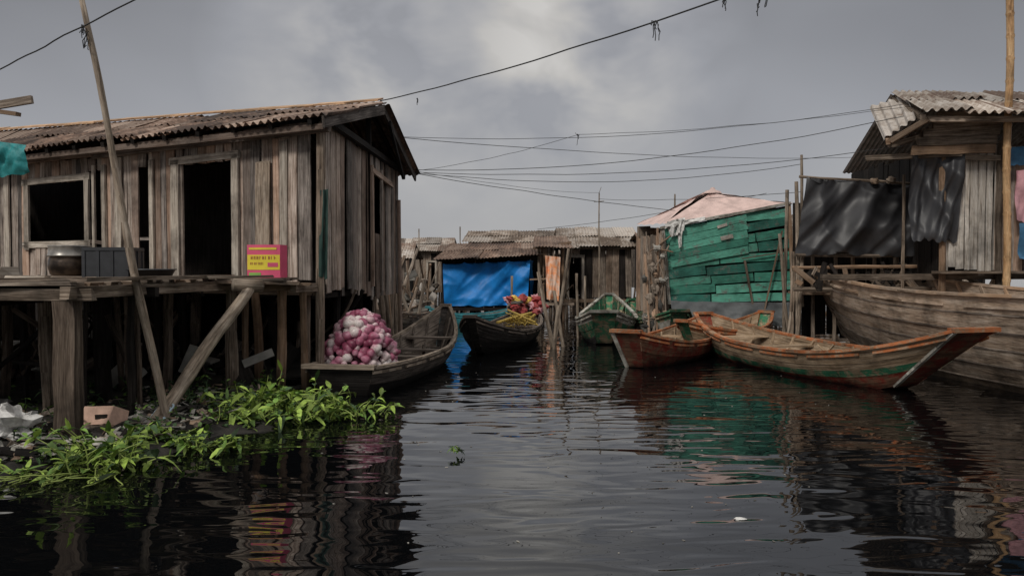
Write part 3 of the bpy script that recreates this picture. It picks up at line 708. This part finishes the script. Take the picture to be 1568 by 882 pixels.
q.box((.7,27,.62),(2.1,27,.62),.3,.08);q.box((.7,26.8,2.5),(2.0,26.8,2.7),.09,.07);q.box((.6,26.9,1.45),(1.5,26.9,1.5),.06,.05)
for k in range(8): q.pole((R(.6,2),26.9,.6),(R(.6,2.2),27.2,R(1.2,2.6)),.025,n=5)
q.build('porch_frame',W_beam)
q=MB();corr(q,(.7,26.3,2.55),(2.0,26.3,2.5),(1.9,28,2.95),(.8,28,2.95));q.build('porch_roof_sheet',M_roofL)
q=MB();cloth(q,(1.1,26.3,2.25),(1.6,26.3,2.2),(1.55,26.3,.75),(1.15,26.3,.8),16,20,fold=.2,freq=3);q.build('hanging_orange_cloth',M_orangecl,None,True)
q=MB();q.pole((3.0,27.3,.3),(2.98,27.3,4.4),.035,.02,n=6);q.tube([(2.8,27.3,4.1),(3.15,27.3,4.12)],.012,5);q.tube([(2.98,27.3,4.4),(3.05,27.3,4.6)],.008,4);q.build('antenna_pole',W_pole)
q=MB();q.pole((5.1,25,2),(5.1,25,4.15),.04,.025,n=6);q.pole((6.35,17.4,1),(6.3,17.4,4.3),.035,.03,n=7);q.pole((6.2,17.2,-.3),(6.12,17.2,3.7),.05,.04,n=7);q.pole((6.05,17.0,-.3),(6.3,17.1,3.1),.045,.04,n=7);q.pole((6.15,18,-.3),(6.2,18,3.6),.05,.04,n=7);q.build('wooden_poles',W_pole)

shack('plank_shack',4.45,5.6,26,2.5,.8,2.6,3.0,M_roofL,W_far,ops=[(.4,.8,.7,2.3)])
q=MB();q.box((4.5,25.8,1.9),(4.95,25.8,1.9),.5,.02,(0,-1,0),0);q.box((4.55,25.75,1.35),(4.95,25.75,1.35),.35,.02,(0,-1,0),1);q.box((4.5,25.7,.95),(5.3,25.7,.95),.4,.02,(0,-1,0),2);q.box((4.95,25.75,2.1),(5.3,25.75,2.1),.35,.02,(0,-1,0),3)
q.build('scrap_panels',[M_white,M_bluecl,P_orange,M_roofP])

# =================================================================== GREEN SHACK
E=empty('green_plank_shack')
q=MB();yf=20.0
def gp(u,v,o=0):
    xl=3.98-.18*v;xr=7.05-.17*v
    zt=2.82+.58*u;zb=.98
    return V((xl+(xr-xl)*u,yf-o,zb+(zt-zb)*v))
rows=9
for j in range(rows):
    v0=j/rows;v1=(j+1)/rows
    cuts=[0]+sorted([R(.25,.45),R(.6,.8)][:random.choice((1,2))])+[1]
    for a,b_ in zip(cuts,cuts[1:]):
        vm=(v0+v1)/2;o=.02+.02*(j%2)+R(0,.012);h=(2.2/rows)*(.95 if a<.5 else 1.03)
        sk=R(-.018,.018)
        q.box(gp(a+.006,vm-sk,o),gp(b_-.004,vm+sk,o),h-.03,.022,(0,-1,0),random.choice((0,1,1,2)),jit=.009,seg=3)
q.quad(gp(0,0,-.02),gp(1,0,-.02),gp(1,1,-.02),gp(0,1,-.02),6)
for j in range(5):
    q.box(gp(.03,.52+j*.095,.09+.012*(j%2)),gp(.66,.60+j*.088,.09+.012*(j%2)),.18,.02,(0,-1,0),random.choice((0,1)),jit=.012,seg=3)
q.box(gp(.44,.76,.14),gp(.54,.77,.14),.10,.02,(0,-1,0),3);q.box(gp(.60,.5,.13),gp(.97,.53,.13),.03,.02,(0,-1,0),4)
q.box(gp(.42,.9,.14),gp(.5,.915,.14),.07,.02,(0,-1,0),3)
q.box(gp(-.01,-.02,.06),gp(-.01,1.02,.06),.07,.05,(0,-1,0),5,jit=.01,seg=4);q.box(gp(1.0,-.02,.06),gp(1.01,1.03,.06),.08,.05,(0,-1,0),4,jit=.01,seg=4)
q.box(gp(-.03,1.02,.1),gp(1.02,1.02,.1),.06,.07,(0,-1,0),5,jit=.015,seg=6)
q.box(gp(.67,-.15,.13),gp(.62,.48,.13),.05,.03,(0,-1,0),4);q.box(gp(.72,-.2,.2),gp(.93,.75,.2),.035,.03,(0,-1,0),4)
q.build('front_boards',P_hut+[W_white,W_beam,P_white,W_dark],E)
q=MB()
wall(q,(3.9,20.1),(3.6,23),.6,2.7,w=(.2,.3),gapp=.3);wall(q,(7.0,20.1),(7.0,23),.6,3.1,w=(.2,.3));wall(q,(3.6,23),(7,23),.6,3,w=(.3,.4))
for k in range(7): q.pole((3.9+k*.52,20.1,-.4),(3.9+k*.52,20.1,1.0),.06,n=6)
q.box((3.7,20,.55),(7.2,20,.55),.15,.1)
for k in range(22): q.pole((3.4+R(-.15,.45),19.5+R(0,.4),.2),(3.5+R(-.2,.35),19.8,R(1.2,2.9)),R(.015,.035),n=5)
for k in range(8): q.pole((R(3.3,3.6),19.7,R(.8,2.6)),(R(3.7,4.0),19.8,R(.8,2.8)),.02,n=5)
q.build('frame',[W_far],E)
q=MB();cloth(q,(3.95,19.86,1.02),(7.15,19.86,.98),(7.3,19.6,.42),(3.98,19.6,.45),50,14,fold=.14,freq=5);q.build('grey_skirt_tarpaulin',M_grey,E,True)
q=MB();pk=V((5.35,21.3,3.85))
for a,b_ in (((3.75,19.9,2.94),(7.0,19.9,3.45)),((7.0,19.9,3.45),(6.9,23,3.4)),((6.9,23,3.4),(3.6,23,3.1)),((3.6,23,3.1),(3.75,19.9,2.94))):
    a,b_=V(a),V(b_);q.grid(lambda u,v,a=a,b_=b_:a.lerp(b_,u).lerp(pk.lerp(V((5.1,21.3,3.85)),u),v)+V((0,0,.05*noise.noise(V((u*8,v*5,a.x))))),18,10)
q.lathe(pk+V((0,0,-.03)),[(.25,.0),(.2,.06),(.08,.1),(.05,.16),(0,.17)],12);q.build('roof_cover',M_roofPink,E)
q=MB();cloth(q,(3.85,19.8,3.0),(4.3,19.8,3.1),(4.25,19.75,2.75),(3.95,19.75,2.6),20,16,fold=.2,freq=4);cloth(q,(4.1,19.8,2.85),(4.25,19.8,2.85),(4.2,19.8,2.35),(4.15,19.8,2.35),8,16,fold=.15);cloth(q,(3.8,19.8,2.95),(4.8,19.8,3.12),(4.8,19.8,3.02),(3.8,19.8,2.83),24,6,fold=.1);q.build('white_rags',M_white,E,True)
q=MB()
for k in range(22): q.blob((3.45+R(-.2,.35),19.6,R(.4,2.4)),(R(.05,.12),.06,R(.05,.14)),7,5,.6,m=random.choice((0,1,1)))
q.build('hanging_clutter',[M_trash,W_far],E)

# =================================================================== RIGHT HOUSE
E=empty('corrugated_roof_stilt_house')
q=MB()
wall(q,(8.38,15.6),(9.45,15.6),lambda k:1.78,lambda k:4.15,w=(.10,.18),m=(0,),jagb=.12,gapp=.25)
wall(q,(9.45,15.65),(14,15.9),1.75,4.2,w=(.14,.22),m=(1,))
wall(q,(8.4,15.7),(8.5,20),1.7,4.2,w=(.2,.3),m=(2,));wall(q,(8.5,20),(14,20),1.7,4.2,w=(.3,.4),m=(2,))
for j,(xa,xb,za,zb_) in enumerate(((7.62,9.2,4.08,4.12),(7.72,9.25,4.24,4.3),(7.85,9.3,4.41,4.48),(8.0,9.3,4.58,4.62),(8.1,9.2,4.74,4.72))):
    q.box((xa,15.25-.02*(j%2),za),(xb,15.25-.02*(j%2),zb_),.165,.03,(0,-1,0),3,jit=.012,seg=4)
q.box((8.55,15.4,3.98),(9.4,15.4,3.96),.10,.05,(0,-1,0),3)
q.build('walls',[W_white,W_wall,W_dark,W_beam],E)
q=MB()
corr(q,(7.62,14.75,4.72),(13.5,14.4,4.64),(13.6,17.6,5.55),(8.3,17.4,5.65),rows=2,sheet=.75,period=.17,amp=.035,lift=.14,jag=.3)
corr(q,(7.15,15.4,4.32),(7.5,14.85,4.6),(8.35,17.0,5.50),(7.85,17.6,5.38),sheet=.6,lift=.05,period=.17,amp=.03)
corr(q,(8.6,20.6,4.3),(13.5,20.6,4.3),(13.6,17.6,5.5),(8.3,17.4,5.6))
q.build('corrugated_roof',[M_roofP],E)
q=MB()
for a,b_ in (((7.6,14.8,4.62),(8.3,17.4,5.5)),((7.2,15.3,4.25),(8.2,17.4,5.3)),((7.2,15.2,4.25),(7.7,14.8,4.6)),((7.65,14.85,4.6),(13,14.5,4.53)),((6.9,15.6,3.98),(8.6,15.3,4.03)),((7.3,15.5,4.2),(9,15.5,4.7))):
    q.box(a,b_,.09,.1,None,0,jit=.01,seg=3)
for x in (8.36,9.47,10.6,12): q.pole((x,15.5,-.4),(x,15.5,4.3),.065,n=7)
for k in range(16): q.pole((8+R(0,5),15.6+R(0,3),-.4),(8+R(0,5),15.6+R(0,3),1.7),.06,n=6)
q.box((6.1,15.7,1.66),(13,15.6,1.70),.14,.12);q.box((8.2,15.4,1.76),(13,15.4,1.76),.35,.05)
q.build('frame_and_stilts',[W_beam],E)
q=MB();cloth(q,(7.72,15.45,4.10),(8.70,15.3,4.16),(8.62,15.35,2.3),(7.78,15.5,2.38),44,36,fold=.28,freq=2.8,rag=.06)
cloth(q,(6.22,16.85,3.78),(8.45,16.75,3.62),(8.42,16.7,2.08),(6.05,16.9,2.14),90,40,fold=.30,freq=2.8,sagm=.14,rag=.06)
q.build('black_tarpaulin',M_black,E,True)
q=MB()
q.pole((6.1,16.97,3.78),(8.5,16.87,3.62),.03,n=6);q.pole((6.0,16.9,2.12),(8.6,16.8,2.1),.04,n=6);q.pole((5.9,16.8,1.85),(8.8,16.5,1.88),.04,n=6);q.pole((5.9,16.7,1.4),(8.8,16.5,1.42),.05,n=6)
for x in (6.1,6.55,7.0,7.4,7.9,8.3,8.6): q.pole((x,17.3,-.4),(x+R(-.05,.05),17.3,2.2),R(.04,.06),n=6)
q.pole((8.1,16.5,1),(8.02,16.35,3.75),.035,n=6);q.box((6.2,17.4,1.3),(8.6,17.4,1.3),1,.05,(0,0,1))
wall(q,(6.3,17.9),(8.6,17.9),.3,3.3,w=(.2,.35),gapp=.2,m=(1,))
for k in range(30):
    x=R(6,8.6);q.box((x,16.6,R(1.3,1.7)),(x+R(-.4,.4),16.7,R(1.5,2.0)),R(.04,.12),.03,(0,-1,0),random.choice((0,1)))
q.blob((7.6,16.75,3.66),(.12,.1,.06),8,6,.4,0);q.blob((7.95,16.75,3.68),(.1,.1,.07),8,6,.4,0)
q.build('side_platform',[W_beam,W_dark],E)
q=MB();cloth(q,(9.55,15.3,4.15),(10.2,15.3,4.2),(10.2,15.3,3.85),(9.55,15.3,3.8),10,8,fold=.1,m=1);cloth(q,(9.62,15.25,3.7),(10.6,15.3,3.8),(10.5,15.3,2.7),(9.65,15.25,2.75),20,20,fold=.15,m=0);cloth(q,(9.7,15.3,2.7),(10.6,15.3,2.7),(10.5,15.3,1.95),(9.78,15.3,2.0),20,20,fold=.15,m=1)
q.build('hanging_cloths',[M_pink,M_bluecl],E,True)
q=MB();pts=[];rs=[]
for i in range(140):
    z=1.2+i*.046;pts.append((9.30+.02*math.sin(i*.08),15.0,z));rs.append(.066 if i%9 else .076)
q.tube(pts,rs,10);q.build('bamboo_pole',W_bamboo,None,True)

# =================================================================== FAR SHACKS
defs=[(-6.5,-4.2,31,2.8,.9,2.2,2.8,M_roofP,W_far),(-9.5,-6.7,33,3,.8,2.5,3.1,M_roofG,W_far),(-4.6,-3.1,38,3,.8,2.6,3.3,M_roofP,W_far),(-7.4,-5.2,42,3,.8,2.7,3.4,M_roofG,W_far),
(-3.0,.5,48,4,.8,2.5,3.2,M_roofG,W_far),(1.5,5.5,46,4,.8,2.6,3.3,M_roofP,W_far),(6.5,10,40,4,.8,2.8,3.6,M_roofL,W_far),(8.0,11.5,28,4,.8,2.9,3.8,M_roofG,W_far),(11,16,45,4,.8,3,3.8,M_roofG,W_far),
(-15,-10.5,40,4,.8,3,3.8,M_roofG,W_far),(13,19,32,4,.8,3,3.8,M_roofL,W_far),(18,24,45,4,.8,3,3.8,M_roofG,W_far),(-24,-17,45,4,.8,3,3.8,M_roofG,W_far),(-1.0,1.3,60,4,.8,3.0,3.6,M_roofP,W_far),(2.5,8.5,65,4,.8,3.0,3.6,M_roofG,W_far),(-10,-3,62,4,.8,3.0,3.6,M_roofG,W_far)]
for d in defs: shack('stilt_shack',*d,ops=[((d[1]-d[0])*.4,(d[1]-d[0])*.62,.9,2.1)],pw=(.25,.45))
q=MB()
for k in range(240):
    y=R(20,36);x=-2.8-R(0,.13)*y-R(0,.8);z=R(.0,1.6)
    if random.random()<.6: q.pole((x,y,z-.3),(x+R(-.6,.6),y+R(-.4,.4),z+R(.2,1.3)),R(.02,.06),n=5)
    else: q.box((x,y,z),(x+R(-.8,.8),y,z+R(-.2,.2)),R(.1,.35),.03,(0,-1,R(-.5,.5)),random.choice((0,1,2)))
for k in range(40): 
    y=R(21,34);x=-2.9-R(0,.13)*y;q.blob((x,y,R(.3,1.5)),(R(.1,.3),R(.1,.3),R(.08,.2)),7,5,.5,m=random.choice((1,2)))
q.build('timber_clutter',[W_far,M_trash,M_roofP])
q=MB()
for (x,y,h) in ((-5,33,4.0),(-4.2,36,3.6),(-2.6,40,3.9)): q.pole((x,y,0),(x,y,h),.03,n=5)
q.build('wooden_poles',W_pole)

# =================================================================== CABLES
q=MB()
cable(q,(-2.3,14.0,4.76),(2.9,7.6,4.72),.10,.010)
def tangle(c,s,n=7,r=.005):
    for k in range(n):
        p=V(c);pts=[p]
        for i in range(5): p=p+V((R(-.5,.5)*s*.28,R(-.1,.1)*s,-R(-.1,.45)*s));pts.append(p)
        q.tube(pts,r,4)
tangle((-1.55,13.1,4.62),.10,4);tangle((1.6,8.95,4.60),.17,7);tangle((2.2,8.3,4.66),.10);tangle((2.5,8.05,4.66),.20,8)
cable(q,(-6.7,9.7,4.0),(-3.0,7.7,4.75),.02,.008);tangle((-4.7,8.8,4.5),.12,8)
tangle((-4.66,8.8,4.42),.2,4)
for a,b_,s,r in (((-2.4,17,4.62),(7.9,15.8,5.1),.28,.007),((-2.1,17.3,3.95),(7.9,15.6,4.85),.30,.009),((-2.1,17.3,3.92),(7.6,15.4,4.2),.25,.008),((-2.1,17.3,3.9),(6.3,17.4,4.1),.28,.008),((-2.1,17.3,3.88),(4.3,21,3.35),.05,.009),((.9,28,3.2),(7,22,3.9),.1,.009),((2.98,27.3,4.2),(6.3,17.4,3.5),.1,.008),((-2.1,17.4,3.95),(2.98,27.3,4.4),.1,.006),((-2.1,17.4,3.95),(1.4,17.2,4.7),.08,.006),((1.4,17.2,4.7),(8,15.8,5.05),.1,.006),((-2.3,17,4.6),(13,30,6.0),.2,.009)):
    cable(q,a,b_,s,r*.8)
tangle((1.4,17.2,4.72),.18,6)
q.build('overhead_cables',M_wire)

# =================================================================== WORLD / LIGHT / CAMERA
wd=bpy.data.worlds.new('World');scene.world=wd;wd.use_nodes=True;nt=wd.node_tree
bg=nt.nodes['Background'];bg.inputs[1].default_value=.1
sky=N(nt,'ShaderNodeTexSky');sky.sky_type='NISHITA';sky.sun_disc=False;sky.sun_elevation=math.radians(40);sky.sun_rotation=math.radians(-140)
tc=N(nt,'ShaderNodeTexCoord').outputs['Generated']
sp=N(nt,'ShaderNodeSeparateXYZ');nt.links.new(tc,sp.inputs[0])
n1=nz(nt,mapping(nt,tc,(1.6,1.6,2.6)),4.2,4,.5,.25);n2=nz(nt,mapping(nt,tc,(1,1,1.8)),2.6,3,.4,.2)
def blobf(d,wid):
    d=V(d).normalized();vm=N(nt,'ShaderNodeVectorMath',operation='DOT_PRODUCT');nt.links.new(tc,vm.inputs[0]);vm.inputs[1].default_value=d
    return mapr(nt,vm.outputs['Value'],math.cos(wid),1.0,0,1)
bl=math2(nt,'ADD',blobf((-.04,1,.28),.24),blobf((.12,1,.27),.17));bl=math2(nt,'ADD',bl,math2(nt,'MULTIPLY',blobf((-.22,1,.26),.16),.9))
wisps=mapr(nt,n1,.36,.68,0.15,1)
base=mapr(nt,n2,.3,.7,3.2,4.1)
hor=mapr(nt,sp.outputs[2],0,.28,.6,-.9)
up=mapr(nt,sp.outputs[2],.35,.9,0,5.5)
tot=math2(nt,'ADD',math2(nt,'ADD',base,hor),math2(nt,'ADD',up,math2(nt,'MULTIPLY',math2(nt,'MULTIPLY',bl,1.9),wisps)))
tint=mix(nt,(.95,.965,1.035),(1.03,1.0,.96),mapr(nt,tot,3.4,5.0,0,1))
nt.links.new(mix(nt,sky.outputs[0],scl(nt,tint,tot),.96),bg.inputs[0])

sl=bpy.data.lights.new('sun','SUN');sl.energy=1.5;sl.angle=math.radians(10);sl.color=(1,.95,.88)
so=bpy.data.objects.new('sun',sl);scene.collection.objects.link(so);so.rotation_euler=V((.46,.74,-.66)).to_track_quat('-Z','Y').to_euler()

cam=bpy.data.cameras.new('camera');co=bpy.data.objects.new('camera',cam);scene.collection.objects.link(co)
cam.lens=28;cam.sensor_width=36;cam.clip_end=3000;co.location=(0,0,1.85);co.rotation_euler=(math.radians(90-1.46),0,0)
scene.camera=co
scene.view_settings.view_transform='Standard';scene.view_settings.look='None';scene.view_settings.exposure=0
